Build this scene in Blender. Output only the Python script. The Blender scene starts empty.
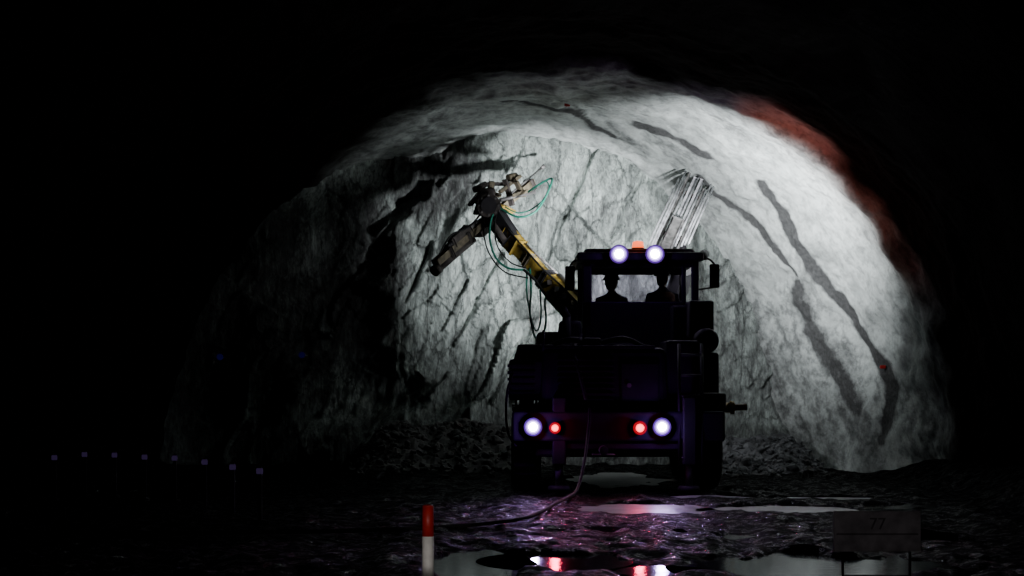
import bpy, bmesh, math, random
from mathutils import Vector, Matrix, noise
random.seed(4)
H=1.47; F=1600.0
def at(px,py,Y): return Vector(((px-512)/F*Y, Y, H-(py-380)/F*Y))
C=bpy.context.scene.collection
def sm(a,b,x):
    t=max(0,min(1,(x-a)/(b-a))); return t*t*(3-2*t)
# ---------------------------------------------------------------- materials
def pmat(name,col,rough=0.5,metal=0.0,var=0.25,scale=8,bump=0.15,emit=None,es=0):
    m=bpy.data.materials.new(name); m.use_nodes=True; nt=m.node_tree; b=nt.nodes['Principled BSDF']
    b.inputs['Roughness'].default_value=rough; b.inputs['Metallic'].default_value=metal
    tc=nt.nodes.new('ShaderNodeTexCoord'); n=nt.nodes.new('ShaderNodeTexNoise'); n.inputs['Scale'].default_value=scale; n.inputs['Detail'].default_value=6
    nt.links.new(tc.outputs['Object'],n.inputs['Vector'])
    r=nt.nodes.new('ShaderNodeValToRGB'); r.color_ramp.elements[0].position=.35; r.color_ramp.elements[1].position=.65
    r.color_ramp.elements[0].color=tuple(c*(1-var) for c in col)+(1,); r.color_ramp.elements[1].color=tuple(min(1,c*(1+var)) for c in col)+(1,)
    nt.links.new(n.outputs['Fac'],r.inputs['Fac']); nt.links.new(r.outputs['Color'],b.inputs['Base Color'])
    if bump:
        bp=nt.nodes.new('ShaderNodeBump'); bp.inputs['Strength'].default_value=bump; bp.inputs['Distance'].default_value=.02
        nt.links.new(n.outputs['Fac'],bp.inputs['Height']); nt.links.new(bp.outputs['Normal'],b.inputs['Normal'])
    if emit:
        b.inputs['Emission Color'].default_value=emit+(1,); b.inputs['Emission Strength'].default_value=es
    return m
M={}
M['dark']=pmat('dark_paint',(.014,.013,.016),.65,0)
M['black']=pmat('black_rubber',(.008,.008,.008),.8,0)
M['steel']=pmat('worn_steel',(.18,.175,.17),.5,.3,.5)
M['alu']=pmat('bright_aluminium',(.42,.42,.44),.5,.0,.4)
M['yellow']=pmat('grimy_ochre_paint',(.32,.22,.035),.6,0,.75,6,.5)
M['tan']=pmat('muddy_paint',(.13,.11,.07),.7,0,.6,7,.5)
M['brown']=pmat('dirty_steel',(.05,.042,.038),.7,.1,.5,8,.5)
M['green']=pmat('green_hose_rubber',(.02,.22,.15),.45,0,.1)
M['red']=pmat('red_reflective',(.40,.012,.008),.5,0,.15,20)
M['white']=pmat('white_plastic',(.72,.70,.68),.5,0,.15,14)
M['signw']=pmat('dirty_white_panel',(.42,.40,.41),.7,0,.3,9)
M['signd']=pmat('worn_sign_print',(.16,.15,.155),.7,0,.3,9)
M['skin']=pmat('skin',(.25,.15,.1),.6,0,.1)
M['cloth']=pmat('work_coverall',(.02,.022,.04),.9,0,.2,30)
M['vest']=pmat('orange_vest',(.10,.03,.01),.8,0,.15,30)
M['hat']=pmat('hard_hat_plastic',(.06,.055,.03),.5,0,.05)
M['lens_white']=pmat('lamp_lens_white',(1,1,1),.3,emit=(.90,.87,1.0),es=130)
for i,(s,c) in enumerate(((5.0,(.52,.36,1.0)),(1.2,(.42,.22,1.0)),(.22,(.35,.12,1.0)))): M['halo_ring%d'%i]=pmat('lamp_halo_violet_%s'%('inner','middle','outer')[i],(.03,.02,.05),.3,emit=c,es=s)  # emissive rings that imitate the violet halo around each lens
M['lens_red']=pmat('lamp_lens_red',(.6,.01,.02),.3,emit=(1,.02,.04),es=7)
M['red_halo_ring']=pmat('tail_lamp_halo_red',(.06,.003,.008),.3,emit=(1,.01,.03),es=.4)  # glowing ring standing in for the red halo
M['lens_orange']=pmat('beacon_lens_orange',(.5,.1,.02),.3,emit=(1,.13,.03),es=2.6)
M['reflv']=pmat('violet_reflector',(.03,.02,.06),.3,emit=(.32,.2,.6),es=.05)  # faint emission stands in for light thrown back by the reflector
M['glowb']=pmat('blue_glow_dot',(.01,.01,.05),.3,emit=(.05,.03,.6),es=.03)  # weak emission for the added blue dots
M['rubble']=pmat('rubble_rock',(.045,.044,.042),.85,0,.5,4,.6)
M['rubble2']=pmat('grey_rubble_rock',(.055,.056,.06),.85,0,.6,6,.6)
def glass():
    m=bpy.data.materials.new('cab_glass'); m.use_nodes=True; nt=m.node_tree; nt.nodes.clear()
    o=nt.nodes.new('ShaderNodeOutputMaterial'); x=nt.nodes.new('ShaderNodeMixShader'); t=nt.nodes.new('ShaderNodeBsdfTransparent'); g=nt.nodes.new('ShaderNodeBsdfGlossy')
    t.inputs['Color'].default_value=(.84,.82,.86,1); g.inputs['Roughness'].default_value=.1; x.inputs[0].default_value=.02
    nt.links.new(t.outputs[0],x.inputs[1]); nt.links.new(g.outputs[0],x.inputs[2]); nt.links.new(x.outputs[0],o.inputs[0]); return m
M['glass']=glass()
def rockmat(name,face):
    m=bpy.data.materials.new(name); m.use_nodes=True; nt=m.node_tree; b=nt.nodes['Principled BSDF']; L=nt.links.new
    b.inputs['Roughness'].default_value=.8; b.inputs['Specular IOR Level'].default_value=.25
    tc=nt.nodes.new('ShaderNodeTexCoord')
    mp=nt.nodes.new('ShaderNodeMapping'); mp.inputs['Rotation'].default_value=(0,.40,0); mp.inputs['Scale'].default_value=(1.9,1,.6) if face else (1,1,1); L(tc.outputs['Object'],mp.inputs['Vector'])
    def N(sc,de,ro,dist=0):
        n=nt.nodes.new('ShaderNodeTexNoise'); n.inputs['Scale'].default_value=sc; n.inputs['Detail'].default_value=de; n.inputs['Roughness'].default_value=ro; n.inputs['Distortion'].default_value=dist; L(mp.outputs[0],n.inputs['Vector']); return n
    n=N(.9 if face else .7,10,.62 if face else .55,.6); n2=N(5,10,.75 if face else .68); n3=N(16,6,.7)
    def R(src,p0,c0,p1,c1):
        r=nt.nodes.new('ShaderNodeValToRGB'); e=r.color_ramp.elements; e[0].position=p0; e[0].color=(c0*.975,c0,c0*.985,1); e[1].position=p1; e[1].color=(c1*.975,c1,c1*.985,1); L(src,r.inputs['Fac']); return r.outputs[0]
    def MUL(a,c):
        mu=nt.nodes.new('ShaderNodeMix'); mu.data_type='RGBA'; mu.blend_type='MULTIPLY'; mu.inputs[0].default_value=1; L(a,mu.inputs[6]); L(c,mu.inputs[7]); return mu.outputs[2]
    base=R(n.outputs['Fac'],.36,.20 if face else .36,.54,.66 if face else .58)
    base=MUL(base,R(n2.outputs['Fac'],.38,.46 if face else .62,.54,1))
    base=MUL(base,R(n3.outputs['Fac'],.38,.72 if face else .85,.55,1))
    if face:
        for sc,lo in ((1.1,.25),(2.9,.5)):
            vo=nt.nodes.new('ShaderNodeTexVoronoi'); vo.feature='DISTANCE_TO_EDGE'; vo.inputs['Scale'].default_value=sc
            wv=nt.nodes.new('ShaderNodeMix'); wv.data_type='VECTOR'; wv.inputs[0].default_value=.3; L(mp.outputs[0],wv.inputs[4]); L(n2.outputs['Color'],wv.inputs[5]); L(wv.outputs[1],vo.inputs['Vector'])
            base=MUL(base,R(vo.outputs['Distance'],.0,lo,.022,1))
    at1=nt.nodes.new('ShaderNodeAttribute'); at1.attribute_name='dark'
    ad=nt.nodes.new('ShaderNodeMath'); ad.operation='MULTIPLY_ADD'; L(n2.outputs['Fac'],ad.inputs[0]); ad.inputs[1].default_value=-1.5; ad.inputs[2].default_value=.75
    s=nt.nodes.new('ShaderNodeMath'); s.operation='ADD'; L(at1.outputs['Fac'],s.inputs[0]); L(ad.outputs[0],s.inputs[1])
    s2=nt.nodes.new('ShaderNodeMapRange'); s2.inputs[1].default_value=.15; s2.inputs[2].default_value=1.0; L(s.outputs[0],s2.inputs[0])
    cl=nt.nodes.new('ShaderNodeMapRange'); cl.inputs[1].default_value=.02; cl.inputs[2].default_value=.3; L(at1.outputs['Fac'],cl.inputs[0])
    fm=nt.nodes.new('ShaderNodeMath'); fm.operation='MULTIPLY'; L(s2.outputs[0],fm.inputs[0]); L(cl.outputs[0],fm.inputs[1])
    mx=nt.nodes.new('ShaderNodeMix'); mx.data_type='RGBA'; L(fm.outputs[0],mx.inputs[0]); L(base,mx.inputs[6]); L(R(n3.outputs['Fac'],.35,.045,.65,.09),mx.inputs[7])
    at2=nt.nodes.new('ShaderNodeAttribute'); at2.attribute_name='unlit'
    mx2=nt.nodes.new('ShaderNodeMix'); mx2.data_type='RGBA'; L(at2.outputs['Fac'],mx2.inputs[0]); L(mx.outputs[2],mx2.inputs[6]); mx2.inputs[7].default_value=(.0055,.0028,.0022,1)  # darkness of the unlit near lining put into the base colour
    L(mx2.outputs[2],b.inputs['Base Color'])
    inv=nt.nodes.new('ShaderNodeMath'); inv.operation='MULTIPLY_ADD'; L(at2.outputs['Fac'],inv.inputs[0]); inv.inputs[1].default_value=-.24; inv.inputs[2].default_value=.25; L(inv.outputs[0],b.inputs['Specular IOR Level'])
    bp=nt.nodes.new('ShaderNodeBump'); bp.inputs['Strength'].default_value=.9 if face else .4; bp.inputs['Distance'].default_value=.16 if face else .07; L(n2.outputs['Fac'],bp.inputs['Height'])
    bp2=nt.nodes.new('ShaderNodeBump'); bp2.inputs['Strength'].default_value=.9 if face else .4; bp2.inputs['Distance'].default_value=.4 if face else .3; L(n.outputs['Fac'],bp2.inputs['Height']); L(bp.outputs[0],bp2.inputs['Normal'])
    L(bp2.outputs[0],b.inputs['Normal']); return m
M['rock']=rockmat('sprayed_concrete',False); M['face']=rockmat('fractured_rock',True)
def mudmat():
    m=pmat('wet_mud',(.0035,.003,.003),.3,0,.4,3,0); nt=m.node_tree; b=nt.nodes['Principled BSDF']; L=nt.links.new
    tc=nt.nodes.new('ShaderNodeTexCoord'); n=nt.nodes.new('ShaderNodeTexNoise'); n.inputs['Scale'].default_value=7; n.inputs['Detail'].default_value=9; n.inputs['Roughness'].default_value=.75; L(tc.outputs['Object'],n.inputs['Vector'])
    bp=nt.nodes.new('ShaderNodeBump'); bp.inputs['Strength'].default_value=1; bp.inputs['Distance'].default_value=.5; L(n.outputs['Fac'],bp.inputs['Height']); L(bp.outputs[0],b.inputs['Normal'])
    mr=nt.nodes.new('ShaderNodeMapRange'); mr.inputs[1].default_value=.38; mr.inputs[2].default_value=.48; mr.inputs[3].default_value=.08; mr.inputs[4].default_value=.5; L(n.outputs['Fac'],mr.inputs[0]); L(mr.outputs[0],b.inputs['Roughness'])
    m2=nt.nodes.new('ShaderNodeMapRange'); m2.inputs[1].default_value=.40; m2.inputs[2].default_value=.47; m2.inputs[3].default_value=.7; m2.inputs[4].default_value=.01; L(n.outputs['Fac'],m2.inputs[0]); L(m2.outputs[0],b.inputs['Specular IOR Level'])
    return m
M['mud']=mudmat()
def watermat(name,col,rough,bs,ior,sc=4):
    m=pmat(name,col,rough,0,.25,3,0); nt=m.node_tree; b=nt.nodes['Principled BSDF']; L=nt.links.new
    b.inputs['IOR'].default_value=ior; b.inputs['Specular IOR Level'].default_value=.8
    tc=nt.nodes.new('ShaderNodeTexCoord'); n=nt.nodes.new('ShaderNodeTexNoise'); n.inputs['Scale'].default_value=sc; n.inputs['Detail'].default_value=3; L(tc.outputs['Object'],n.inputs['Vector'])
    bp=nt.nodes.new('ShaderNodeBump'); bp.inputs['Strength'].default_value=bs; bp.inputs['Distance'].default_value=.01; L(n.outputs['Fac'],bp.inputs['Height']); L(bp.outputs[0],b.inputs['Normal'])
    return m
M['water']=watermat('puddle_water',(.02,.019,.02),.10,.15,2.3,9)
M['sheen']=watermat('puddle_water_painted_sheen',(.36,.34,.35),.3,.4,1.6)  # pale base colour stands in for the reflected lit scene
# ---------------------------------------------------------------- builder
class B:
    def __init__(s): s.bm=bmesh.new(); s.mats=[]
    def mi(s,k):
        if k not in s.mats: s.mats.append(k)
        return s.mats.index(k)
    def _fin(s,vs,k,smooth=False):
        i=s.mi(k); fs=set(f for v in vs for f in v.link_faces)
        for f in fs: f.material_index=i; f.smooth=smooth
    def box(s,lo,hi,k,bev=.02,taper=None,rot=None):
        lo=Vector(lo);hi=Vector(hi);c=(lo+hi)/2;d=hi-lo
        r=bmesh.ops.create_cube(s.bm,size=1); vs=r['verts']
        for v in vs:
            v.co=Vector((v.co.x*d.x,v.co.y*d.y,v.co.z*d.z))
            if taper and v.co.z>0: v.co.x*=taper[0]; v.co.y*=taper[1]
            if rot: v.co=rot@v.co
            v.co+=c
        vs=s._bev(vs,min(bev,min(d)*.4)); s._fin(vs,k)
    def _bev(s,vs,bev):
        if bev<=0: return vs
        es=list(set(e for v in vs for e in v.link_edges))
        r=bmesh.ops.bevel(s.bm,geom=es,offset=bev,segments=2,affect='EDGES',profile=.5)
        seen=set(r['verts']); st=list(seen)
        while st:
            v=st.pop()
            for e in v.link_edges:
                o=e.other_vert(v)
                if o not in seen: seen.add(o); st.append(o)
        return list(seen)
    def frame(s,p,q,up=(0,0,1)):
        d=(q-p).normalized(); up=Vector(up)
        if abs(d.dot(up))>.98: up=Vector((0,1,0))
        x=d.cross(up).normalized(); y=x.cross(d).normalized()
        return x,y,d
    def beam(s,p,q,w,h,k,bev=.015,up=(0,0,1),off=(0,0),w2=None,h2=None):
        p=Vector(p);q=Vector(q);x,y,d=s.frame(p,q,up); Ln=(q-p).length
        vs=bmesh.ops.create_cube(s.bm,size=1)['verts']
        for v in vs:
            t=v.co.z+.5; ww=w+((w2 or w)-w)*t; hh=h+((h2 or h)-h)*t
            v.co=p+x*(v.co.x*ww+off[0])+y*(v.co.y*hh+off[1])+d*(t*Ln)
        s._fin(s._bev(vs,min(bev,w*.4,h*.4)),k)
    def rod(s,p,q,r,k,r2=None,seg=20,off=(0,0),up=(0,0,1)):
        p=Vector(p);q=Vector(q);x,y,d=s.frame(p,q,up); Ln=(q-p).length
        vs=bmesh.ops.create_cone(s.bm,cap_ends=True,segments=seg,radius1=r,radius2=r if r2 is None else r2,depth=1)['verts']
        for v in vs: v.co=p+x*(v.co.x+off[0])+y*(v.co.y+off[1])+d*((v.co.z+.5)*Ln)
        s._fin(vs,k,True)
        for f in set(f for v in vs for f in v.link_faces):
            if len(f.verts)>4: f.smooth=False
    def ball(s,c,r,k,sc=(1,1,1),sub=3):
        vs=bmesh.ops.create_icosphere(s.bm,subdivisions=sub,radius=r)['verts']
        for v in vs: v.co=Vector((v.co.x*sc[0],v.co.y*sc[1],v.co.z*sc[2]))+Vector(c)
        s._fin(vs,k,True)
    def tube(s,pts,r,k,seg=8,sub=8):
        pts=[Vector(p) for p in pts]; P=[]
        n=len(pts)
        for i in range(n-1):
            a=pts[max(0,i-1)];b=pts[i];c=pts[i+1];d=pts[min(n-1,i+2)]
            for j in range(sub):
                t=j/sub
                P.append(.5*((2*b)+(c-a)*t+(2*a-5*b+4*c-d)*t*t+(3*b-a-3*c+d)*t**3))
        P.append(pts[-1]); rings=[]
        x=None
        for i,p in enumerate(P):
            d=(P[min(i+1,len(P)-1)]-P[max(i-1,0)]).normalized()
            if x is None: x=d.orthogonal().normalized()
            x=(x-d*x.dot(d)).normalized(); y=d.cross(x)
            rings.append([s.bm.verts.new(p+x*math.cos(a)*r+y*math.sin(a)*r) for a in [2*math.pi*j/seg for j in range(seg)]])
        i=s.mi(k)
        for a,b in zip(rings,rings[1:]):
            for j in range(seg):
                f=s.bm.faces.new((a[j],a[(j+1)%seg],b[(j+1)%seg],b[j])); f.material_index=i; f.smooth=True
        for rg in (rings[0][::-1],rings[-1]):
            f=s.bm.faces.new(rg); f.material_index=i
    def obj(s,name,parent=None,inv=None,label=None,loc=None):
        bmesh.ops.recalc_face_normals(s.bm,faces=s.bm.faces)
        me=bpy.data.meshes.new(name); s.bm.to_mesh(me); s.bm.free()
        for k in s.mats: me.materials.append(M[k])
        o=bpy.data.objects.new(name,me); C.objects.link(o)
        if loc: o.location=loc
        if parent:
            o.parent=parent
            if inv: o.matrix_parent_inverse=Matrix.Translation(-Vector(inv))
        if label: o['label']=label
        return o
def top(o,label,cat,**kw):
    o['label']=label;o['category']=cat
    for k,v in kw.items(): o[k]=v
    return o
def empty(name,loc):
    e=bpy.data.objects.new(name,None); e.location=loc; e.empty_display_size=.2; C.objects.link(e); return e
# ---------------------------------------------------------------- tunnel shell (right wall sweeps in towards the face)
PN=2.15
def rad(X,Y):
    t=max(0,(Y-23.2)/4.9); f=t**1.6
    return ((6.32-2.5*f) if X>0 else 6.05-.25*f, 5.98-.42*f)
def prof(th,Y):
    c,s=math.cos(th),math.sin(th); rx,rz=rad(c,Y)
    return (rx*math.copysign(abs(c)**(2/PN),c), rz*math.copysign(abs(s)**(2/PN),s))
def tube_rad(X,Y,Z):
    rx,rz=rad(X,Y); return (abs(X)/rx)**PN+(max(Z,0)/rz)**PN
def fr(v,o=4): return noise.fractal(v,1.0,2.0,o)
def tube_pt(th,Y):
    X,Z=prof(th,Y); rx,rz=rad(X,Y); p=Vector((X,Y,Z)); n=Vector((X/rx**2,0,Z/rz**2)).normalized()
    d=.11*fr(p*.55,3)+.05*fr(p*1.7+Vector((9,3,1)),5)+.02*fr(p*5,3)+.05*abs(noise.noise(Vector((th*1.3,Y*.8,4))))
    if Y<23: d+=.12*sm(22.9,22.2,Y)
    return p+n*d
def to_surf(px,py):
    Y=18.0
    while Y<28:
        p=at(px,py,Y)
        if tube_rad(p.x,p.y,p.z)>=1: return p
        Y+=.04
    return at(px,py,28)
streaks=[([(503,101),(520,105),(545,108),(575,114),(592,127),(612,135)],.075,1.25),([(638,130),(665,136),(685,146),(706,158)],.095,1.25),
 ([(700,176),(715,190),(740,212),(768,240),(797,274)],.07,1.35),([(758,186),(785,225),(812,268),(842,305),(868,345),(893,385),(890,420),(883,440)],.12,1.4),
 ([(800,285),(812,325),(835,365),(858,405)],.18,1.1),([(752,330),(775,390),(800,440)],.32,.75),([(560,98),(590,122)],.05,.9),([(600,120),(640,150)],.12,.5),([(840,360),(850,400),(870,450)],.3,.65)]
S3=[([to_surf(*q) for q in pl],w,a) for pl,w,a in streaks]
def segd(p,a,b):
    ab=b-a;t=max(0,min(1,(p-a).dot(ab)/max(ab.length_squared,1e-9))); return (p-a-ab*t).length
def dark_at(p):
    d=0
    wob=.07*noise.noise(p*1.3)+.05*noise.noise(p*4)
    for pl,w,a in S3:
        if min((p-q).length for q in pl)>2.2: continue
        m=min(segd(p,pl[i],pl[i+1]) for i in range(len(pl)-1))
        ww=w*(1+.6*noise.noise(p*1.9+Vector((5,5,5))))
        d=max(d,a*(1-sm(ww*.5,ww*1.9,m+wob)))
    return d
def frange(a,b,st):
    n=max(1,round((b-a)/st)); return [a+(b-a)*i/n for i in range(n+1)]
Ys=frange(-3,20,.5)+frange(20,28.6,.05)[1:]
NT=360; TH=[-.06+(math.pi+.12)*i/NT for i in range(NT+1)]
G=[[tube_pt(t,y) for t in TH] for y in Ys]
def gnorm(G,i,j):
    a=G[min(i+1,len(G)-1)][j]-G[max(i-1,0)][j]; b=G[i][min(j+1,len(G[0])-1)]-G[i][max(j-1,0)]
    return a.cross(b).normalized()
def gridmesh(name,G,j0,j1,attrf,mk,flip=False):
    vs=[];no=[];dk=[];rw=[];W=j1-j0+1
    for i in range(len(G)):
        for j in range(j0,j1+1):
            p=G[i][j]; vs.append(p[:]); n=gnorm(G,i,j); no.append((-n if flip else n)[:])
            a,b=attrf(p); dk.append(a); rw.append(b)
    fs=[]
    for i in range(len(G)-1):
        for j in range(W-1):
            q=(i*W+j,(i+1)*W+j,(i+1)*W+j+1,i*W+j+1); fs.append(q[::-1] if flip else q)
    me=bpy.data.meshes.new(name); me.from_pydata(vs,[],fs); me.update()
    me.polygons.foreach_set('use_smooth',[True]*len(fs))
    for nm,arr in (('dark',dk),('unlit',rw)):
        a=me.attributes.new(nm,'FLOAT','POINT'); a.data.foreach_set('value',arr)
    me.normals_split_custom_set_from_vertices(no)
    me.materials.append(M[mk]); o=bpy.data.objects.new(name,me); C.objects.link(o); o['kind']='structure'; return o
def tattr(p):
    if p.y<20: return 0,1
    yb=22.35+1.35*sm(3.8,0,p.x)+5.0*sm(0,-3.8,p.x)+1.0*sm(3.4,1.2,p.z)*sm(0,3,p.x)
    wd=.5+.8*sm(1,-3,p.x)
    r=1-sm(yb-wd,yb+wd,p.y+.7*noise.noise(Vector((p.x*.5,0,p.z*.5)))+.5*noise.noise(p*1.6))  # painted shade where the lamps do not reach, deeper on the left
    f=tube_rad(*p)**(-1/PN) if p.z>0 else 1
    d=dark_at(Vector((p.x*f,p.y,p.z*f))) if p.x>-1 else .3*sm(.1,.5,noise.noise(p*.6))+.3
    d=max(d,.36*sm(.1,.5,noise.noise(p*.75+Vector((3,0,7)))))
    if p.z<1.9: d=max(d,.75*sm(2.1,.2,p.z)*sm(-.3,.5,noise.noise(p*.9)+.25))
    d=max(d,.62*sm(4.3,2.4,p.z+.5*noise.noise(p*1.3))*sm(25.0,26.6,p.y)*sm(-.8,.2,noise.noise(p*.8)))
    return d,r
a1=int(NT*.27);a2=int(NT*.73)
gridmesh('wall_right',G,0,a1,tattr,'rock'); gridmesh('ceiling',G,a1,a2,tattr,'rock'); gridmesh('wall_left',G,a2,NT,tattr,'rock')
bnd=[(6.6,-.6),(5.6,-.75),(4.9,-1.2),(4.1,-1.96),(2.3,-2.1),(1.1,-1.5),(0,-1.4)]
def bx(z):
    for (z1,x1),(z0,x0) in zip(bnd,bnd[1:]):
        if z>=z0: return x0+(x1-x0)*min(1,(z-z0)/(z1-z0))
    return bnd[-1][1]
def facet(v,sd):
    ds,ps=noise.voronoi(v); c=ps[0]
    t=Vector((noise.noise(c*7.3+Vector((sd,0,0))),noise.noise(c*7.3+Vector((0,sd,3))),0))
    return (v-c).dot(t)*2.6+noise.noise(c*5.1+Vector((0,0,sd)))
def fp(px,py): return Vector(((px-512)/F*27.8,0,H-(py-380)/F*27.8))
cracks=[((594,152),(566,212),.06,.22),((566,212),(545,262),.04,.14),((500,250),(452,345),.05,.16),((545,300),(488,402),.06,.18),((470,270),(440,330),.04,.12),((522,150),(500,190),.04,.1),((430,240),(404,300),.05,.14),((640,175),(612,235),.05,.12),((660,140),(646,190),.04,.1),((480,330),(462,395),.04,.12)]
cracks=[(fp(*a),fp(*b),w,dp) for a,b,w,dp in cracks]
def face_pt(x,z):
    a=.42; s=x*math.sin(a)+z*math.cos(a); t=x*math.cos(a)-z*math.sin(a)
    wx=.25*noise.noise(Vector((x*.9,z*.9,4)))
    Y=28.0; r=tube_rad(x,28,z); ed=1-.6*sm(.6,1.05,r)*(1 if x>-1 else .3)
    Y-=.30*(noise.ridged_multi_fractal(Vector((t*.6,s*.2,1.3)),1.0,2.1,4,1.0,2.0)-.9)*.7*ed
    Y+=(.30*facet(Vector((t*.75+wx,s*.33,.3)),3)+.14*facet(Vector((t*1.9+wx,s*.8,.3)),8))*ed+.05*facet(Vector((t*5+wx,s*2.5,.3)),5)
    Y+=.05*fr(Vector((t*2.3,s*1.2,7)),5)
    b=bx(z)+.3*noise.noise(Vector((z*1.1,3,3)))+.25*noise.noise(Vector((z*4,3,3)))
    e=b-x
    if e>0: Y+=.6*sm(0,.6,e)*(1-sm(.9,2.6,e))*sm(.3,1.2,z)
    q=Vector((x+.05*noise.noise(Vector((z*3,x,1))),0,z))
    for p0,p1,w,dp in cracks:
        c=segd(q,p0,p1)
        if c<w: Y+=dp*(1-sm(w*.2,w,c))
    Y-=.75*sm(.72,1.15,r)
    Y-=.5*sm(1.2,0,z)
    return Vector((x,Y,z))
FX=frange(-6.6,5.4,.035); FZ=frange(-.4,6.3,.035)
GF=[[face_pt(x,z) for x in FX] for z in FZ]
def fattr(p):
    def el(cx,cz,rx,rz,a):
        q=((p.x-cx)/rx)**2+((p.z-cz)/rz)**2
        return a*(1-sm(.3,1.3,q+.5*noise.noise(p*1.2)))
    d=max(el(4.0,1.9,1.6,2.2,.65),el(1.6,4.2,.8,.5,.45),el(-1.6,5.0,1.1,.8,.85),el(-2.7,3.3,1.0,2.2,.9),el(-4.8,2.6,2.2,2.6,.95))  # left patches paint the shaded side of the face, right ones darker rock
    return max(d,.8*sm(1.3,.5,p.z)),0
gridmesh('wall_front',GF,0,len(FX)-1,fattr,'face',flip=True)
# ---------------------------------------------------------------- floor
PUD=[(1.5,18.5,.66,.75,1),(3.15,18.4,.8,.5,1),(-.3,12.7,.40,1.1,0),(.35,13.2,.5,.55,0),(2.45,12.7,.95,1.0,0),(1.55,24.0,.7,1.6,1),(1.2,12.5,.3,.3,0),(2.5,20.4,.5,.28,1),(3.9,20.1,.7,.28,1),(.9,16.0,.3,.3,0),(3.9,14.8,.4,.35,0),(4.6,18.9,.5,.3,0),(1.9,15.2,.35,.25,0),(2.9,21.5,.6,.3,0)]
def fz(x,y):
    z=.045*fr(Vector((x*.8,y*.5,0)),4)+.04*fr(Vector((x*3.5,y*2.2,5)),4)+.01
    z+=.02*math.sin(x*5.2+.6*noise.noise(Vector((y*.5,0,0))))*sm(20,17,y)
    for cx,cy,rx,ry,si in PUD:
        q=math.sqrt(((x-cx)/rx)**2+((y-cy)/ry)**2)+.35*noise.noise(Vector((x*2.5,y*1.5,cx)))+.25*noise.noise(Vector((x*7,y*4,cx)))
        if q<1.6: w=1-sm(.9,1.2,q); z=z*(1-w)+(-.09)*w
        if si and y<cy and abs(x-cx)<rx*1.3 and y>cy-ry*2.2: z=min(z,.0+.02*noise.noise(Vector((x*6,y*4,1))))
    z+=.35*sm(5.6,6.6,abs(x))
    return z
fx=frange(-7.0,7.0,.05); fy=frange(-3,11,.5)+frange(11,22,.05)[1:]+frange(22,28.4,.1)[1:]
GG=[[Vector((x,y,fz(x,y))) for x in fx] for y in fy]
gridmesh('floor',GG,0,len(fx)-1,lambda p:(0,0),'mud',flip=True)
for cx,cy,rx,ry,si in PUD:
    b=B(); vs=[]
    for i in range(48):
        a=2*math.pi*i/48; vs.append(b.bm.verts.new((math.cos(a)*rx*1.3,math.sin(a)*ry*1.3,0)))
    f=b.bm.faces.new(vs); b.mi('sheen' if si else 'water')
    o=b.obj('puddle',loc=(cx,cy,-.026)); top(o,'shallow puddle behind the rig with painted pale reflection' if si else 'shallow dark puddle mirroring the lights on the wet floor','puddle',group='puddles on the tunnel floor')
# ---------------------------------------------------------------- rubble
def rock(b,c,r,k='rubble'):
    vs=bmesh.ops.create_icosphere(b.bm,subdivisions=2,radius=r)['verts']; sd=Vector((random.random()*50,random.random()*50,0)); sc=Vector((random.uniform(.6,1.3),random.uniform(.7,1.2),random.uniform(.5,1.0)))
    rt=Matrix.Rotation(random.uniform(-.8,.8),3,'Y')
    for v in vs:
        n=v.co.normalized(); v.co=rt@(Vector([v.co[i]*sc[i] for i in range(3)])*(1+.5*noise.cell(n*1.6+sd)*.5+.35*noise.noise(n*2+sd)))+Vector(c)
    b._fin(vs,k,False)
def pile(x0,x1,ya,hmax,label,n,mk,sizes):
    b=B(); st=.07; k=b.mi(mk)
    xs=frange(x0,x1,st); ys=frange(ya,ya+1.9,st)
    def hz(x,y):
        t=(x-x0)/(x1-x0); e=sm(0,.25,t)*sm(1,.7,t)
        return -.08+hmax*e*sm(ya+.1,ya+1.9,y)*(.85+.35*noise.noise(Vector((x,y,2))))+.14*e*abs(noise.noise(Vector((x*3,y*3,1))))+.06*noise.noise(Vector((x*9,y*9,1)))*e
    rows=[[b.bm.verts.new((x,y,hz(x,y))) for x in xs] for y in ys]
    for i in range(len(ys)-1):
        for j in range(len(xs)-1): f=b.bm.faces.new((rows[i][j],rows[i][j+1],rows[i+1][j+1],rows[i+1][j])); f.material_index=k
    for _ in range(n):
        x=random.uniform(x0+.3,x1-.3); y=random.uniform(ya+.3,ya+1.8); rock(b,(x,y,hz(x,y)+.0),random.choice(sizes),mk)
    o=b.obj('rubble_pile'); top(o,label,'rubble',kind='stuff')
pile(-3.0,.9,25.3,.95,'heap of blasted dark broken rock against the tunnel face',500,'rubble',[.02,.03,.04,.05,.07,.09])
pile(2.8,5.3,24.7,.65,'low slope of fine grey broken rock along the wall',500,'rubble2',[.02,.03,.03,.04,.05,.07])
used=[]
while len(used)<14:
    x=random.choice([random.uniform(-2.4,-.3),random.uniform(3.3,4.8)]); y=random.uniform(23.5,24.6); r=random.uniform(.05,.10)
    if any((x-a)**2+(y-c)**2<.12 for a,c in used): continue
    used.append((x,y)); b=B(); rock(b,(0,0,0),r); o=b.obj('rock',loc=(x,y,fz(x,y)+r*.35)); top(o,'loose angular grey rock lying on the muddy floor','rock',group='loose rocks on the floor')
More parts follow.
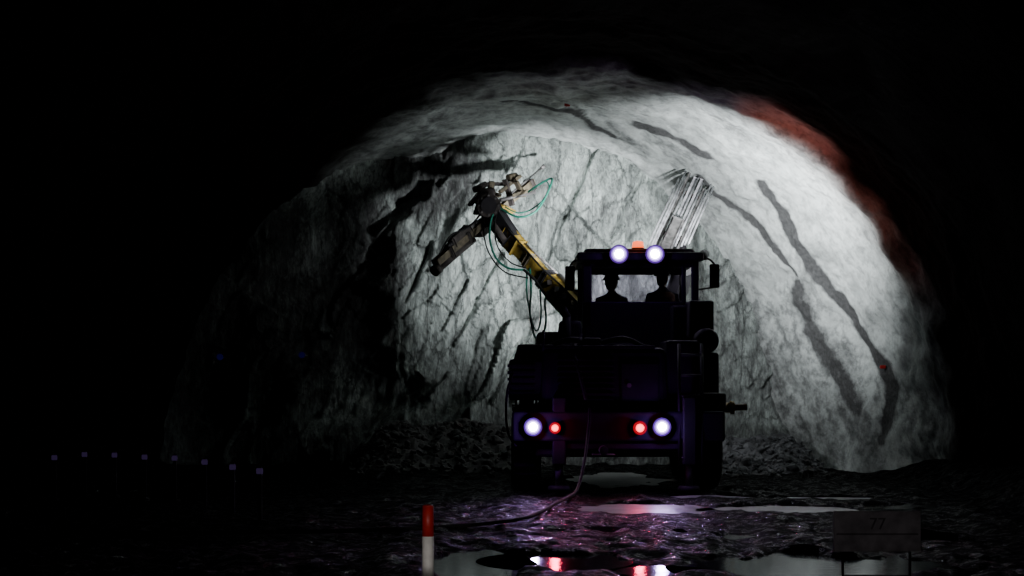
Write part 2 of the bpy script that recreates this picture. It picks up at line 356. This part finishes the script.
# ---------------------------------------------------------------- rig
RL=Vector((1.42,22.8,0)); rig=empty('drilling_rig',RL)
top(rig,'dark tunnel drilling rig with lit lamps, cab and yellow boom','drilling rig')
def part(b,name,parent=rig,label=None):
    return b.obj(name,parent,RL if parent is rig else None,label)
b=B()
b.box((.3,21.15,.45),(2.5,25.2,.85),'dark',.04)
b.box((.55,21.05,.55),(2.2,21.2,1.0),'dark'); b.box((.0,21.0,.66),(2.8,21.18,1.06),'dark',.03)
b.box((.5,24.6,.6),(2.4,25.5,1.5),'dark',.08,(.85,.8)); b.rod((1.2,20.85,.55),(1.2,21.15,.55),.06,'steel')
b.box((1.05,20.85,.48),(1.35,21.1,.5),'steel',.005)
for x in (.0,2.35):
    b.box((x,21.2,1.05),(x+.5,22.35,1.11),'dark',.02); b.box((x,23.7,1.05),(x+.5,25,1.11),'dark',.02)
chassis=part(b,'chassis')
b=B()
b.box((.35,21.2,.85),(2.1,22.4,1.9),'dark',.07,(.93,.95))
for i in range(9): b.box((.6,21.2-.03+i*.003,1.12+i*.075),(1.35,21.24+i*.003,1.15+i*.075),'black',.004)
b.box((1.45,21.18,1.15),(1.95,21.26,1.7),'dark',.02); b.rod((1.55,21.15,1.4),(1.55,21.22,1.4),.03,'steel')
b.rod((.75,22.0,1.85),(.75,22.0,2.35),.06,'black'); b.rod((.75,22.0,2.35),(.68,21.9,2.45),.06,'black')
b.box((.4,22.4,.85),(2.2,24.5,1.55),'dark',.04)
for i in range(3): b.box((.42+i*.05,21.25+i*.3,1.88),(1.9-i*.04,21.45+i*.3,1.93+i*.02),'dark',.01)
b.box((2.05,21.3,.85),(2.5,22.4,2.0),'dark',.04)
b.tube([(.5,21.6,1.93),(.8,21.5,2.02),(1.1,21.7,1.96),(1.5,21.5,2.03),(1.8,21.6,1.9)],.035,'black'); b.box((.95,21.5,1.9),(1.2,21.9,2.04),'dark',.03)
b.box((.62,22.2,1.9),(1.0,22.5,2.3),'dark',.05,(.8,.8)); b.box((2.2,22.0,1.95),(2.46,22.3,2.5),'dark',.03)
part(b,'engine_cover')
b=B()
b.box((-.04,21.3,1.2),(.5,22.6,1.75),'dark',.04); b.box((.02,21.35,1.74),(.62,22.4,1.95),'dark',.03,(.8,.9))
b.box((.3,22.4,1.5),(.85,24.2,2.15),'dark',.05,(.8,.9))
for i in range(5): b.box((-.06,21.28,1.28+i*.09),(.3,21.31,1.32+i*.09),'black',.003)
part(b,'stowage_box')
b=B()
b.rod((.1,22.1,1.35),(.3,22.1,1.35),.42,'black',seg=32); b.rod((.04,22.1,1.35),(.07,22.1,1.35),.48,'dark',seg=32); b.rod((.32,22.1,1.35),(.35,22.1,1.35),.48,'dark',seg=32)
part(b,'cable_reel')
b=B()
b.box((2.45,21.6,1.2),(2.8,22.5,1.85),'dark',.05); b.rod((2.62,21.55,2.0),(2.62,22.6,2.0),.17,'dark',seg=24); b.ball((2.62,21.55,2.0),.17,'dark',(1,.4,1)); b.ball((2.62,22.6,2.0),.17,'dark',(1,.4,1))
b.box((2.4,21.7,2.05),(2.74,22.3,2.55),'dark',.03); b.box((2.5,21.2,1.05),(2.84,22.0,1.3),'dark',.03)
part(b,'air_tank')
b=B()
for x in (2.2,2.5): b.rod((x,20.98,.35),(x,21.1,1.95),.022,'dark',seg=10)
for i in range(6): b.rod((2.2,20.99+i*.02,.45+i*.27),(2.5,20.99+i*.02,.45+i*.27),.018,'dark',seg=10)
part(b,'ladder')
b=B()
for y in (21.3,22.2): b.rod((.42,y,1.85),(.42,y,2.12),.018,'dark',seg=8)
b.rod((.42,21.3,2.12),(.42,22.2,2.12),.018,'dark',seg=8)
part(b,'handrail')
def jack(x,y):
    b=B(); b.box((x-.09,y-.09,.35),(x+.09,y+.09,1.25),'dark',.02); b.rod((x,y,.08),(x,y,.4),.05,'steel'); b.rod((x,y,.0),(x,y,.08),.17,'dark',.13); part(b,'stabilizer_jack')
jack(.62,21.1);jack(2.33,21.05)
def wheelmesh():
    b=B(); R=.5; W=.4; prof_=[(-.5,.56),(-.5,.8),(-.42,.95),(-.2,1),(.2,1),(.42,.95),(.5,.8),(.5,.56)]; N=72; rings=[]
    for i in range(N):
        a=2*math.pi*i/N; rg=[]
        for u,rr in prof_:
            r2=rr*R*(1 if (i%3 or rr<.9) else .93) ; rg.append(b.bm.verts.new((u*W,math.cos(a)*r2,math.sin(a)*r2)))
        rings.append(rg)
    b.mi('black')
    for i in range(N):
        p,q=rings[i],rings[(i+1)%N]
        for j in range(len(p)-1): b.bm.faces.new((p[j],p[j+1],q[j+1],q[j]))
        b.bm.faces.new((p[-1],p[0],q[0],q[-1]))
    return b
def wheel(x,y):
    e=B(); e.rod((-.15,0,0),(.15,0,0),.29,'dark',seg=32); e.rod((-.19,0,0),(.19,0,0),.12,'steel',seg=20)
    for i in range(8):
        a=i*math.pi/4
        for s in(-1,1): e.rod((s*.14,math.cos(a)*.2,math.sin(a)*.2),(s*.175,math.cos(a)*.2,math.sin(a)*.2),.018,'steel',seg=6)
    w=e.obj('wheel',rig,RL,loc=(x,y,.49)); t=wheelmesh().obj('tyre',w)
for x in (.19,2.62):
    for y in (21.8,24.3): wheel(x,y)
def lamp(px,py,Y,r,kind,parent=rig,name='lamp',rims=('halo_ring2','halo_ring1','halo_ring0'),core=.6):
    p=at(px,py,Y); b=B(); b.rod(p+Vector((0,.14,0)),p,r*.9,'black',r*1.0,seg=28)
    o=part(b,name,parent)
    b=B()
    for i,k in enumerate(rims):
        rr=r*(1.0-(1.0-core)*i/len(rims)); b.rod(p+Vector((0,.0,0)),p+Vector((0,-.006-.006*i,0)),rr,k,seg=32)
    part(b,'lamp_halo_rings',o)  # halo built as glowing rings behind the lens
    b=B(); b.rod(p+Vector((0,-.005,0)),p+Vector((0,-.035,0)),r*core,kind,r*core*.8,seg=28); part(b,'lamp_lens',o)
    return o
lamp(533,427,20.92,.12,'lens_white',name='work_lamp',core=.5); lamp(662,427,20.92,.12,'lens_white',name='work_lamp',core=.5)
lamp(555,428,20.91,.075,'lens_red',name='tail_lamp',rims=('red_halo_ring',),core=.6); lamp(640,428,20.91,.09,'lens_red',name='tail_lamp',rims=('red_halo_ring',),core=.6)
# cab
cab=B()
x0,x1,y0,y1=.98,2.60,22.25,23.95
cab.box((x0,y0,1.5),(x1,y1,1.62),'dark',.02)
cab.box((x0,y0,1.6),(x1,y0+.06,2.52),'dark',.02); cab.box((x0,y1-.06,1.6),(x1,y1,2.2),'dark',.02)
cab.box((x0,y0,1.6),(x0+.06,y1,2.3),'dark',.02); cab.box((x1-.06,y0,1.6),(x1,y1,2.3),'dark',.02)
for x,w in ((x0,.13),(x1-.1,.1)):
    for y in (y0,y1-.1): cab.box((x,y,2.2),(x+w,y+.1,3.15),'dark',.02)
cab.box((2.36,y0,2.5),(2.42,y0+.06,3.15),'dark',.015); cab.box((x0,y0,2.48),(x1,y0+.08,2.56),'dark',.015); cab.box((x0,y0,3.04),(x1,y0+.08,3.15),'dark',.015)
cab.box((x0,y1-.08,3.04),(x1,y1,3.15),'dark',.015)
cabo=part(cab,'cab')
b=B(); b.box((.9,22.1,3.12),(2.65,24.15,3.24),'dark',.03); b.box((.98,22.2,3.22),(2.56,24.0,3.30),'dark',.03,(.95,.95)); part(b,'roof',cabo)
b=B(); b.box((x0+.12,y0+.03,2.56),(2.36,y0+.045,3.04),'glass',0); part(b,'rear_window',cabo)
b=B(); b.box((x0+.12,y1-.05,2.2),(x1-.1,y1-.04,3.04),'glass',0); part(b,'windscreen',cabo)
b=B(); b.box((1.1,23.5,1.62),(2.4,23.85,2.12),'dark',.05,(.9,.7)); b.rod((1.35,23.5,2.1),(1.35,23.4,2.3),.012,'steel',seg=8); b.rod((2.1,23.5,2.1),(2.1,23.4,2.3),.012,'steel',seg=8); part(b,'control_console',cabo)
for sx,px,py,h in ((x0,570,278,24),(x1,714.5,276,24)):
    p=at(px,py,22.6); b=B(); b.box((p.x-.07,p.y-.03,p.z-.17),(p.x+.07,p.y+.03,p.z+.17),'black',.025)
    b.tube([(sx,22.5,p.z+.2),(p.x*.6+sx*.4,22.55,p.z+.24),(p.x,22.6,p.z+.17)],.015,'black'); b.tube([(sx,22.5,p.z-.2),(p.x,22.6,p.z-.16)],.012,'black'); part(b,'mirror',cabo)
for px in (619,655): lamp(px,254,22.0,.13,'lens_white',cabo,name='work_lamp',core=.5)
p=at(638,246,22.4); b=B(); b.rod((p.x,p.y,3.28),(p.x,p.y,3.32),.09,'black',seg=24); bo=part(b,'beacon',cabo)
b=B(); b.rod((p.x,p.y,3.32),(p.x,p.y,3.39),.085,'lens_orange',.075,seg=24); b.ball((p.x,p.y,3.39),.075,'lens_orange',(1,1,.35)); part(b,'beacon_lens',cabo)
b=B(); b.rod((2.60,22.5,3.18),(2.70,22.55,3.20),.02,'dark',seg=10); b.rod((2.66,22.5,3.2),(2.72,22.64,3.25),.06,'dark',.07,seg=24); part(b,'flood_lamp',cabo)
# boom 1
A=at(584,316,24.5); Mid=at(548,281,25.1); E=at(511,240,25.7)
b=B(); b.box((A.x-.3,24.2,.85),(A.x+.25,24.9,A.z-.15),'dark',.05,(.7,.7)); b.rod((A.x-.25,24.5,A.z),(A.x+.25,24.5,A.z),.14,'dark',seg=24); b.box((A.x-.12,24.35,A.z-.4),(A.x+.12,24.65,A.z),'dark',.03)
part(b,'boom_pedestal')
b=B(); b.beam(A,Mid,.20,.23,'yellow',.03); b.beam(A,A.lerp(Mid,.15),.25,.28,'dark',.03); b.beam(Mid,Mid.lerp(E,.08),.24,.27,'dark',.02)
b.beam(A.lerp(Mid,.55),A.lerp(Mid,.60),.22,.25,'black',.01)
for i in range(4):
    c=A.lerp(Mid,.2+.2*i); b.box(c+Vector((-.13,-.13,.04)),c+Vector((-.05,-.06,.12)),('tan','brown','steel','brown')[i],.01)
b.tube([A+Vector((-.1,-.1,.2)),A.lerp(Mid,.5)+Vector((-.06,-.15,.17)),Mid+Vector((-.1,-.12,.2)),Mid.lerp(E,.5)+Vector((-.04,-.1,.14)),E+Vector((-.05,-.1,.16))],.016,'black')
boom=part(b,'boom',label='yellow telescopic boom arm')
b=B(); b.beam(Mid,E,.15,.17,'yellow',.02); b.beam(Mid.lerp(E,.45),Mid.lerp(E,.52),.18,.19,'tan',.02); b.beam(Mid.lerp(E,.8),E+(E-Mid)*.12,.2,.22,'yellow',.03)
part(b,'boom_extension',boom)
b=B(); o_=Vector((0.02,0,-.28)); b.rod(A+o_*1.1,Mid+o_*.9,.06,'tan',seg=20); b.rod(Mid+o_*.9,Mid.lerp(E,.55)+Vector((0,0,-.12)),.03,'alu',seg=16); part(b,'hydraulic_cylinder',boom)
b=B(); o_=Vector((0.17,.0,.09)); b.rod(A+o_,Mid+o_,.045,'steel',seg=16); b.rod(Mid+o_,E+o_*.6,.02,'steel',seg=12); part(b,'hydraulic_cylinder',boom)
K=at(489,207,25.95)
b=B(); b.beam(E,K,.2,.24,'dark',.03); b.rod(K+Vector((0,-.22,0)),K+Vector((0,.22,0)),.19,'brown',seg=28); b.rod(K+Vector((0,-.26,0)),K+Vector((0,-.22,0)),.13,'dark',seg=20)
for i in range(8): a=i*math.pi/4; b.rod(K+Vector((math.cos(a)*.155,-.245,math.sin(a)*.155)),K+Vector((math.cos(a)*.155,-.21,math.sin(a)*.155)),.018,'steel',seg=6)
b.box(K+Vector((-.18,.05,-.1)),K+Vector((.1,.4,.32)),'brown',.03); b.rod(E+Vector((-.1,-.1,-.02)),K+Vector((-.2,0,.1)),.05,'brown')
part(b,'rotation_unit',boom)
Fa=at(436,264,25.3); Fb=at(532,183,27.0); d=(Fb-Fa).normalized()
b=B()
b.beam(Fa,Fb,.10,.035,'tan',.01); b.beam(Fa,Fb,.022,.09,'tan',.01,off=(-.055,.02)); b.beam(Fa,Fb,.022,.09,'tan',.01,off=(.055,.02))
b.rod(Fa-d*.05,Fa+d*.95,.070,'brown',seg=24,off=(0,-.08)); b.rod(Fa-d*.1,Fa+d*.02,.090,'brown',seg=24,off=(0,-.08))
for t in (.12,.3,.45,.62,.97): b.beam(Fa.lerp(Fb,t),Fa.lerp(Fb,t)+d*.04,.17,.15,'brown',.02)
b.beam(Fa+d*1.1,Fa+d*1.75,.2,.07,'brown',.02,off=(0,-.08))
b.tube([Fa+d*.1+Vector((0,-.1,.1)),Fa+d*.5+Vector((-.05,-.1,.2)),Fa+d*.9+Vector((0,-.1,.14)),Fa+d*1.3+Vector((0,-.15,.2))],.015,'black')
feed=part(b,'drill_feed',label='muddy drill feed rail')
b=B(); b.beam(Fa+d*.5,Fa+d*.95,.11,.10,'brown',.03,off=(0,.10)); b.rod(Fa+d*.95,Fa+d*1.1,.045,'steel',off=(0,.10)); b.rod(Fa+d*.35,Fa+d*.5,.045,'dark',off=(0,.10)); part(b,'rock_drill',feed)
b=B(); b.rod(Fa+d*1.1,Fb+d*.35,.018,'steel',off=(0,.10)); b.rod(Fb+d*.35,Fb+d*.43,.03,'steel',.035,off=(0,.10)); part(b,'drill_steel',feed)
b=B()
for px,py,qx,qy,k in ((478,188,500,196,'tan'),(500,192,520,176,'tan'),(512,196,530,190,'tan'),(470,205,482,190,'brown'),(492,182,488,200,'tan'),(505,180,512,205,'brown'),(482,196,476,214,'brown'),(516,182,524,196,'tan'),(498,205,514,212,'yellow'),(484,184,506,184,'brown')):
    b.beam(at(px,py,26.1),at(qx,qy,26.25),.08,.035,k,.01)
b.rod(at(500,200,26.0),at(535,192,26.3),.03,'steel'); b.rod(at(474,190,26.0),at(486,184,26.1),.05,'brown'); b.rod(at(508,178,26.2),at(516,176,26.3),.06,'tan')
part(b,'feed_bracket',feed)
# boom 2
A2=Vector((2.25,24.6,1.9)); E2=at(684,268,25.2)
b=B(); b.box((1.95,24.3,.85),(2.5,24.95,1.9),'dark',.05,(.7,.7)); b.beam(A2,E2,.2,.22,'dark',.03); b.rod(A2+Vector((0,0,-.3)),A2.lerp(E2,.6)+Vector((0,0,-.2)),.06,'dark'); b.rod(E2+Vector((0,-.2,0)),E2+Vector((0,.25,0)),.14,'dark',seg=24); b.beam(E2,at(678,240,25.6),.16,.16,'dark')
boom2=part(b,'boom',label='dark boom arm')
Ga=at(660,262,25.0); Gb=at(697,180,26.3); g=(Gb-Ga).normalized(); up2=(0,-1,0.3)
b=B(); b.beam(Ga,Gb,.05,.08,'alu',.008,up=up2,off=(-.04,0)); b.beam(Ga,Gb,.04,.10,'alu',.008,up=up2,off=(.07,0)); b.beam(Ga,Gb+g*.1,.035,.10,'steel',.008,up=up2,off=(-.15,0)); b.beam(Ga,Gb-g*.2,.035,.08,'steel',.008,up=up2,off=(.17,0))
for t in (.3,.8): b.beam(Ga.lerp(Gb,t),Ga.lerp(Gb,t)+g*.03,.36,.05,'brown',.01,up=up2)
feed2=part(b,'drill_feed',label='bright aluminium drill feed rail')
b=B(); b.beam(Ga+g*.2,Ga+g*.8,.15,.15,'steel',.03,up=up2,off=(0,.16)); part(b,'rock_drill',feed2)
for i,off in enumerate((-.27,-.22,-.185,-.10,.01,.12,.21,.25,.30)):
    b=B(); b.rod(Ga+g*(.1+.05*i),Gb+g*(.12*((i*2)%3)-.25),.015,'alu',up=up2,off=(off,.1),seg=10); part(b,'drill_steel',feed2)
def hose(pts,r=.017,k='green'):
    b=B(); b.tube([at(x,y,Y) for x,y,Y in pts],r,k); part(b,'hydraulic_hose',rig,'green hydraulic hose' if k=='green' else 'black hydraulic hose')
hose([(528,192,26.1),(540,184,26),(552,179,25.9),(546,196,25.8),(535,212,25.7),(518,217,25.7),(502,209,25.8),(493,205,25.9)])
hose([(532,190,26.1),(545,181,26),(549,190,25.9),(538,205,25.8),(520,213,25.75),(505,207,25.8)],.012)
hose([(497,208,25.8),(491,220,25.7),(490,240,25.6),(496,258,25.5),(508,268,25.4),(524,270,25.3)])
hose([(500,206,25.8),(495,222,25.7),(497,245,25.5),(510,262,25.4),(526,268,25.3)],.012,'black')
hose([(485,215,25.8),(484,235,25.7),(490,255,25.5),(505,272,25.4),(528,278,25.2)],.012,'black')
hose([(530,268,25.3),(531,290,25.1),(530,315,24.9),(535,337,24.8),(542,338,24.8),(546,320,24.8),(545,300,24.9),(552,285,25)])
hose([(527,270,25.3),(527,295,25.1),(533,325,24.9),(538,330,24.8),(541,315,24.8),(540,290,24.9)],.014,'green')
hose([(524,270,25.3),(535,280,25.1),(550,300,24.8),(570,310,24.6)],.022,'black')
hose([(514,372,21.3),(508,388,21.2),(506,410,21.15),(508,432,21.1),(516,447,21.05)],.016,'black')
hose([(582,335,22.1),(574,350,21.3),(580,375,21.1),(586,400,21.1)],.025,'black')
b=B(); p=at(716,408,21.6); q=at(747,407,21.6); b.rod(p-Vector((.1,0,0)),p.lerp(q,.5),.07,'yellow',seg=18); b.rod(p.lerp(q,.5),q,.045,'tan',seg=16); b.rod(p.lerp(q,.45),p.lerp(q,.58),.09,'yellow',seg=18); part(b,'outrigger_cylinder',label='small yellow cylinder')
b=B(); b.tube([(1.02,21.0,1.1),(1.0,20.85,.85),(.93,20.55,.42),(.82,20.1,.10),(.68,19.4,.05),(.5,18.4,.05),(.3,17.2,.05),(.0,16.2,.05),(-.9,15.3,.05),(-2.6,14.9,.05),(-5.2,14.8,.05)],.02,'black',sub=12)
o=b.obj('power_cable'); top(o,'thick black power cable trailing from the rig over the mud','cable')
# seats and people
def seat(x):
    b=B(); b.box((x-.24,22.75,2.0),(x+.24,23.22,2.12),'black',.04); b.box((x-.08,22.9,1.6),(x+.08,23.1,2.03),'dark',.02); s=b.obj('operator_seat'); 
    top(s,'black padded operator seat inside the cab','seat'); b=B(); b.box((x-.22,22.66,2.08),(x+.22,22.76,2.48),'black',.04); b.obj('backrest',s)
def person(x,turn,label,hatm,dz=0):
    bm=bmesh.new(); sk=bm.verts.layers.skin.verify(); hz=2.24+dz; yb=22.95
    def V(p,r,root=False):
        v=bm.verts.new((x+p[0],yb+p[1],hz+p[2])); v[sk].radius=(r,r) if not isinstance(r,tuple) else r; v[sk].use_root=root; return v
    def Ed(a,c): bm.edges.new((a,c)); return c
    pel=V((0,0,0),(.15,.11),True); sp=Ed(pel,V((0,-.01,.2),(.145,.10))); ch=Ed(sp,V((0,.0,.38),(.17,.11))); nk=Ed(ch,V((0,.01,.5),.06)); hd=Ed(nk,V((0,.02,.58),.055))
    for s in (-1,1):
        hp=Ed(pel,V((s*.1,.06,-.01),.085)); kn=Ed(hp,V((s*.13,.43,.0),.06)); an=Ed(kn,V((s*.13,.47,-.40),.042)); ft=Ed(an,V((s*.13,.58,-.49),.04)); Ed(ft,V((s*.13,.68,-.51),.03))
        sh=Ed(ch,V((s*.19,0,.40),.062)); el=Ed(sh,V((s*.25,.1,.14),.045)); wr=Ed(el,V((s*.20,.34,.10),.028)); pa=Ed(wr,V((s*.19,.40,.105),(.034,.02)))
        for k,(dx,ln) in enumerate(((-.03,.058),(-.01,.068),(.01,.064),(.03,.05))):
            a=Ed(pa,V((s*.19+dx,.44,.108),.0095)); c=Ed(a,V((s*.19+dx*1.1,.44+ln*.5,.098),.009)); Ed(c,V((s*.19+dx*1.1,.44+ln*.75,.07),.008))
        a=Ed(pa,V((s*.19-s*.04,.405,.10),.010)); Ed(a,V((s*.19-s*.055,.43,.085),.009))
    me=bpy.data.meshes.new('tmp'); bm.to_mesh(me); bm.free(); o=bpy.data.objects.new('tmp',me); C.objects.link(o)
    o.modifiers.new('s','SKIN'); m=o.modifiers.new('u','SUBSURF'); m.levels=2
    dg=bpy.context.evaluated_depsgraph_get(); me2=bpy.data.meshes.new_from_object(o.evaluated_get(dg)); bpy.data.objects.remove(o)
    bm=bmesh.new(); bm.from_mesh(me2)
    hc=Vector((x,yb+.035,hz+.66)); R=Matrix.Rotation(turn,3,'Z')
    def add(c,r,sc,sub=3):
        for v in bmesh.ops.create_icosphere(bm,subdivisions=sub,radius=r)['verts']:
            q=Vector((v.co.x*sc[0],v.co.y*sc[1],v.co.z*sc[2]))+Vector(c)
            v.co=hc+R@q
    add((0,0,0),.1,(.78,.98,1.18),4); add((0,.03,-.07),.06,(.85,1,.8)); add((0,.105,-.012),.018,(.7,1,1.6)); 
    for s in (-1,1): add((s*.08,-.005,-.005),.03,(.35,.7,1.1)); add((s*.032,.09,.02),.012,(1.2,.6,.8))
    add((0,.092,-.055),.02,(1.2,.5,.35))
    bm.to_mesh(me2); bm.free(); o=bpy.data.objects.new('tmp',me2); C.objects.link(o); m=o.modifiers.new('r','REMESH'); m.mode='VOXEL'; m.voxel_size=.0075; m.use_smooth_shade=True
    dg=bpy.context.evaluated_depsgraph_get(); me3=bpy.data.meshes.new_from_object(o.evaluated_get(dg)); bpy.data.objects.remove(o)
    me3.materials.clear(); me3.materials.append(M['cloth']); me3.materials.append(M['skin'])
    for p in me3.polygons:
        c=p.center
        if c.z>hz+.53 or (c.y>yb+.35 and c.z>hz+.06 and abs(c.x-x)>.1 and c.z<hz+.2): p.material_index=1
    o=bpy.data.objects.new('person',me3); C.objects.link(o); top(o,label,'person')
    b=B(); c=hc+Vector((0,0,.035))
    for v in bmesh.ops.create_uvsphere(b.bm,u_segments=32,v_segments=16,radius=.118)['verts']:
        q=v.co.copy(); q.z=max(q.z,0)*1.0; q.x*=.88; q.y*=1.05
        if v.co.z<=.001: q.x*=1.12; q.y*=1.12+ (.12 if q.y>0 else 0)
        v.co=c+R@q
    b.mi(hatm)
    for f in b.bm.faces: f.smooth=True
    b.obj('hard_hat',o)
    b=B(); rings=[]
    for zz,rx,ry in ((.02,.185,.14),(.12,.18,.13),(.25,.19,.135),(.36,.205,.14),(.42,.19,.12),(.46,.13,.09)):
        rings.append([b.bm.verts.new((x+math.cos(a)*rx,yb+math.sin(a)*ry,hz+zz)) for a in [2*math.pi*j/28 for j in range(28)]])
    b.mi('vest')
    for p,q in zip(rings,rings[1:]):
        for j in range(28): f=b.bm.faces.new((p[j],p[(j+1)%28],q[(j+1)%28],q[j])); f.smooth=True
    b.obj('safety_vest',o)
seat(1.43);seat(2.16)
person(1.43,.9,'seated operator in hard hat and vest working the rig controls','hat',-.03)
person(2.16,.6,'seated worker in hard hat beside the operator in the cab','hat',.03)
# ---------------------------------------------------------------- delineators etc.
b=B(); b.rod((0,0,0),(0,0,.03),.13,'black',seg=28); b.rod((0,0,.03),(0,0,.435),.040,'white',.038,seg=24)
o=b.obj('marker_post',loc=(-.551,10.5,.01)); top(o,'white plastic marker post with red top on the muddy floor','marker post')
b=B(); b.rod((0,0,.435),(0,0,.63),.0385,'red',.036,seg=24); b.ball((0,0,.63),.036,'red',(1,1,.35)); b.obj('red_sleeve',o,label='red reflective sleeve')
pts=[(55,453),(85,453),(115,455),(145,457),(175,458),(205,462),(233,467),(260,471)]
b=B(); b.box((-.02,-.02,0),(.02,.02,.58),'black',.01); b.rod((0,0,0),(0,0,.03),.06,'black'); st=b.obj('delineator')
b=B(); b.box((-.035,-.03,.50),(.035,-.02,.56),'reflv',.003); rf=b.obj('reflector',st,label='violet reflector')
for i,(px,py) in enumerate(pts):
    Y=(H-.53)*F/(py-380)-(1.2 if i==0 else .4 if i==1 else 0); X=(px-512)/F*Y
    if i==0: a=st
    else:
        a=st.copy(); C.objects.link(a); c=rf.copy(); c.parent=a; C.objects.link(c)
    a.location=(X,Y,.0); top(a,'short dark delineator stake with violet reflector beside the haul way','delineator',group='row of reflector stakes')
sY=11.4; p=at(877,532,sY)
b=B(); b.box((-.31,-.012,-.14),(.31,.012,.15),'signw',.006)
sg=b.obj('barrier_sign',loc=p); top(sg,'low dirty white barrier sign board with dark digits on a stand','sign')
b=B()
for s in (-1,1): b.rod((s*.24,.025,-.38),(s*.24,.025,.14),.010,'black',seg=10); b.box((s*.24-.03,-.2,-.39),(s*.24+.03,.24,-.36),'black',.01)
b.box((-.25,.01,-.34),(.25,.04,-.31),'black',.005)
b.obj('stand',sg)
b=B(); b.box((-.29,-.018,-.02),(.29,-.012,-.008),'signd',0); b.obj('stripe',sg)
cu=bpy.data.curves.new('t','FONT'); cu.body='77'; cu.size=.12; cu.align_x='CENTER'; cu.extrude=.002; to=bpy.data.objects.new('tt',cu); C.objects.link(to)
dg=bpy.context.evaluated_depsgraph_get(); tm=bpy.data.meshes.new_from_object(to.evaluated_get(dg)); bpy.data.objects.remove(to); tm.materials.clear(); tm.materials.append(M['signd'])
tx=bpy.data.objects.new('digits',tm); C.objects.link(tx); tx.parent=sg; tx.location=(0,-.018,.02); tx.rotation_euler=(math.pi/2,0,0)
for px,py,k,r in ((567,106,'red',.045),(881,367,'red',.045)):
    p=to_surf(px,py); p.y-=.12; b=B(); b.box((-r,-.02,-r*.6),(r,.02,r*.6),k,.01); b.rod((0,0,0),(0,.3,0),.012,'steel',seg=8); o=b.obj('wall_dot',loc=p); top(o,'small red survey marker fixed to the sprayed rock','marker')
for px,py in ((220,357),(302,355)):  # added dots imitating faint blue spots of light
    p=at(px,py,26.9); b=B(); b.rod((0,0,0),(0,-.03,0),.055,'glowb',seg=16); b.rod((0,0,0),(0,.7,0),.012,'steel',seg=8); o=b.obj('wall_dot',loc=p); top(o,'small added blue glow dot in front of the dark rock','marker')
# ---------------------------------------------------------------- lights
def spot(name,loc,aim,W,ang,col,blend=.5,size=.08):
    l=bpy.data.lights.new(name,'SPOT'); l.energy=W; l.spot_size=math.radians(ang); l.spot_blend=blend; l.color=col; l.shadow_soft_size=size
    o=bpy.data.objects.new(name,l); o.location=loc; o.rotation_euler=(Vector(aim)-Vector(loc)).to_track_quat('-Z','Y').to_euler(); C.objects.link(o); return o
cw=(.93,.95,1.0)
spot('side_flood_light',(2.78,22.75,3.28),(4.7,26.0,4.9),1450,124,cw,1.0,.05)
spot('front_work_light',(1.5,24.3,3.3),(.8,28,3.8),2500,82,cw,.95,.10)
spot('front_work_light',(.9,24.3,3.2),(-1.6,28,4.9),75,88,cw,.95,.15)
spot('front_drive_light',(1.6,25.6,1.2),(1.5,28,1.4),50,130,cw,.6)
spot('side_drive_light',(2.45,25.3,1.3),(4.6,26.6,1.0),45,110,cw,.8)
vi=(.52,.30,1.0)
for px,e in ((533,42),(662,26)):
    p=at(px,427,20.8); spot('rear_work_light',p,p+Vector((0,-4,-1.5)),e,60,vi,.95,.06)
for px in (555,640):
    p=at(px,428,20.8); spot('tail_light',p,p+Vector((0,-4,-1.5)),14,80,(1,.03,.12),.8,.05)
for tx_,ty_,px in ((1.5,18.5,619),(3.15,18.4,655)):
    p=at(px,254,21.85); spot('roof_work_light',p,(tx_,ty_,0),110,28,(.9,.82,1),.9,.06)
def pt(name,loc,W,col,r=.05):
    l=bpy.data.lights.new(name,'POINT'); l.energy=W; l.color=col; l.shadow_soft_size=r; o=bpy.data.objects.new(name,l); o.location=loc; C.objects.link(o)
for px in (533,662): pt('lamp_spill',at(px,427,20.80),5.5,(.36,.12,1),.03)
for px in (555,640): pt('tail_spill',at(px,428,20.82),1.2,(1,.02,.08),.03)
for px in (619,655): pt('roof_spill',at(px,254,21.88),2.5,(.4,.15,1),.03)
bp_=at(638,243,22.4); spot('beacon_beam',(bp_.x,22.4,3.5),(5.4,22.2,4.9),90,75,(1,.20,.09),1.0,.06)
pt('beacon_light',(bp_.x,22.35,3.52),1.5,(1,.15,.05),.05)
spot('camera_side_spot',(-.3,1.0,1.5),(-.55,10.5,.45),900,3.4,(1,.95,.9),.6,.05)  # unseen camera-side light, cone narrowed to the marker post
spot('camera_side_spot',(1.6,1.0,1.5),(2.6,11.4,.40),85,6,(1,.9,.95),.5,.05)  # unseen spot added to brighten the sign board
w=bpy.data.worlds.new('World'); bpy.context.scene.world=w; w.use_nodes=True; w.node_tree.nodes['Background'].inputs[0].default_value=(0,0,0,1)
cd=bpy.data.cameras.new('Camera'); cam=bpy.data.objects.new('Camera',cd); C.objects.link(cam); cam.location=(0,0,H); cam.rotation_euler=(math.pi/2,0,0); cd.sensor_width=36; cd.lens=56.25; cd.shift_y=92/1024; cd.clip_end=200
bpy.context.scene.camera=cam
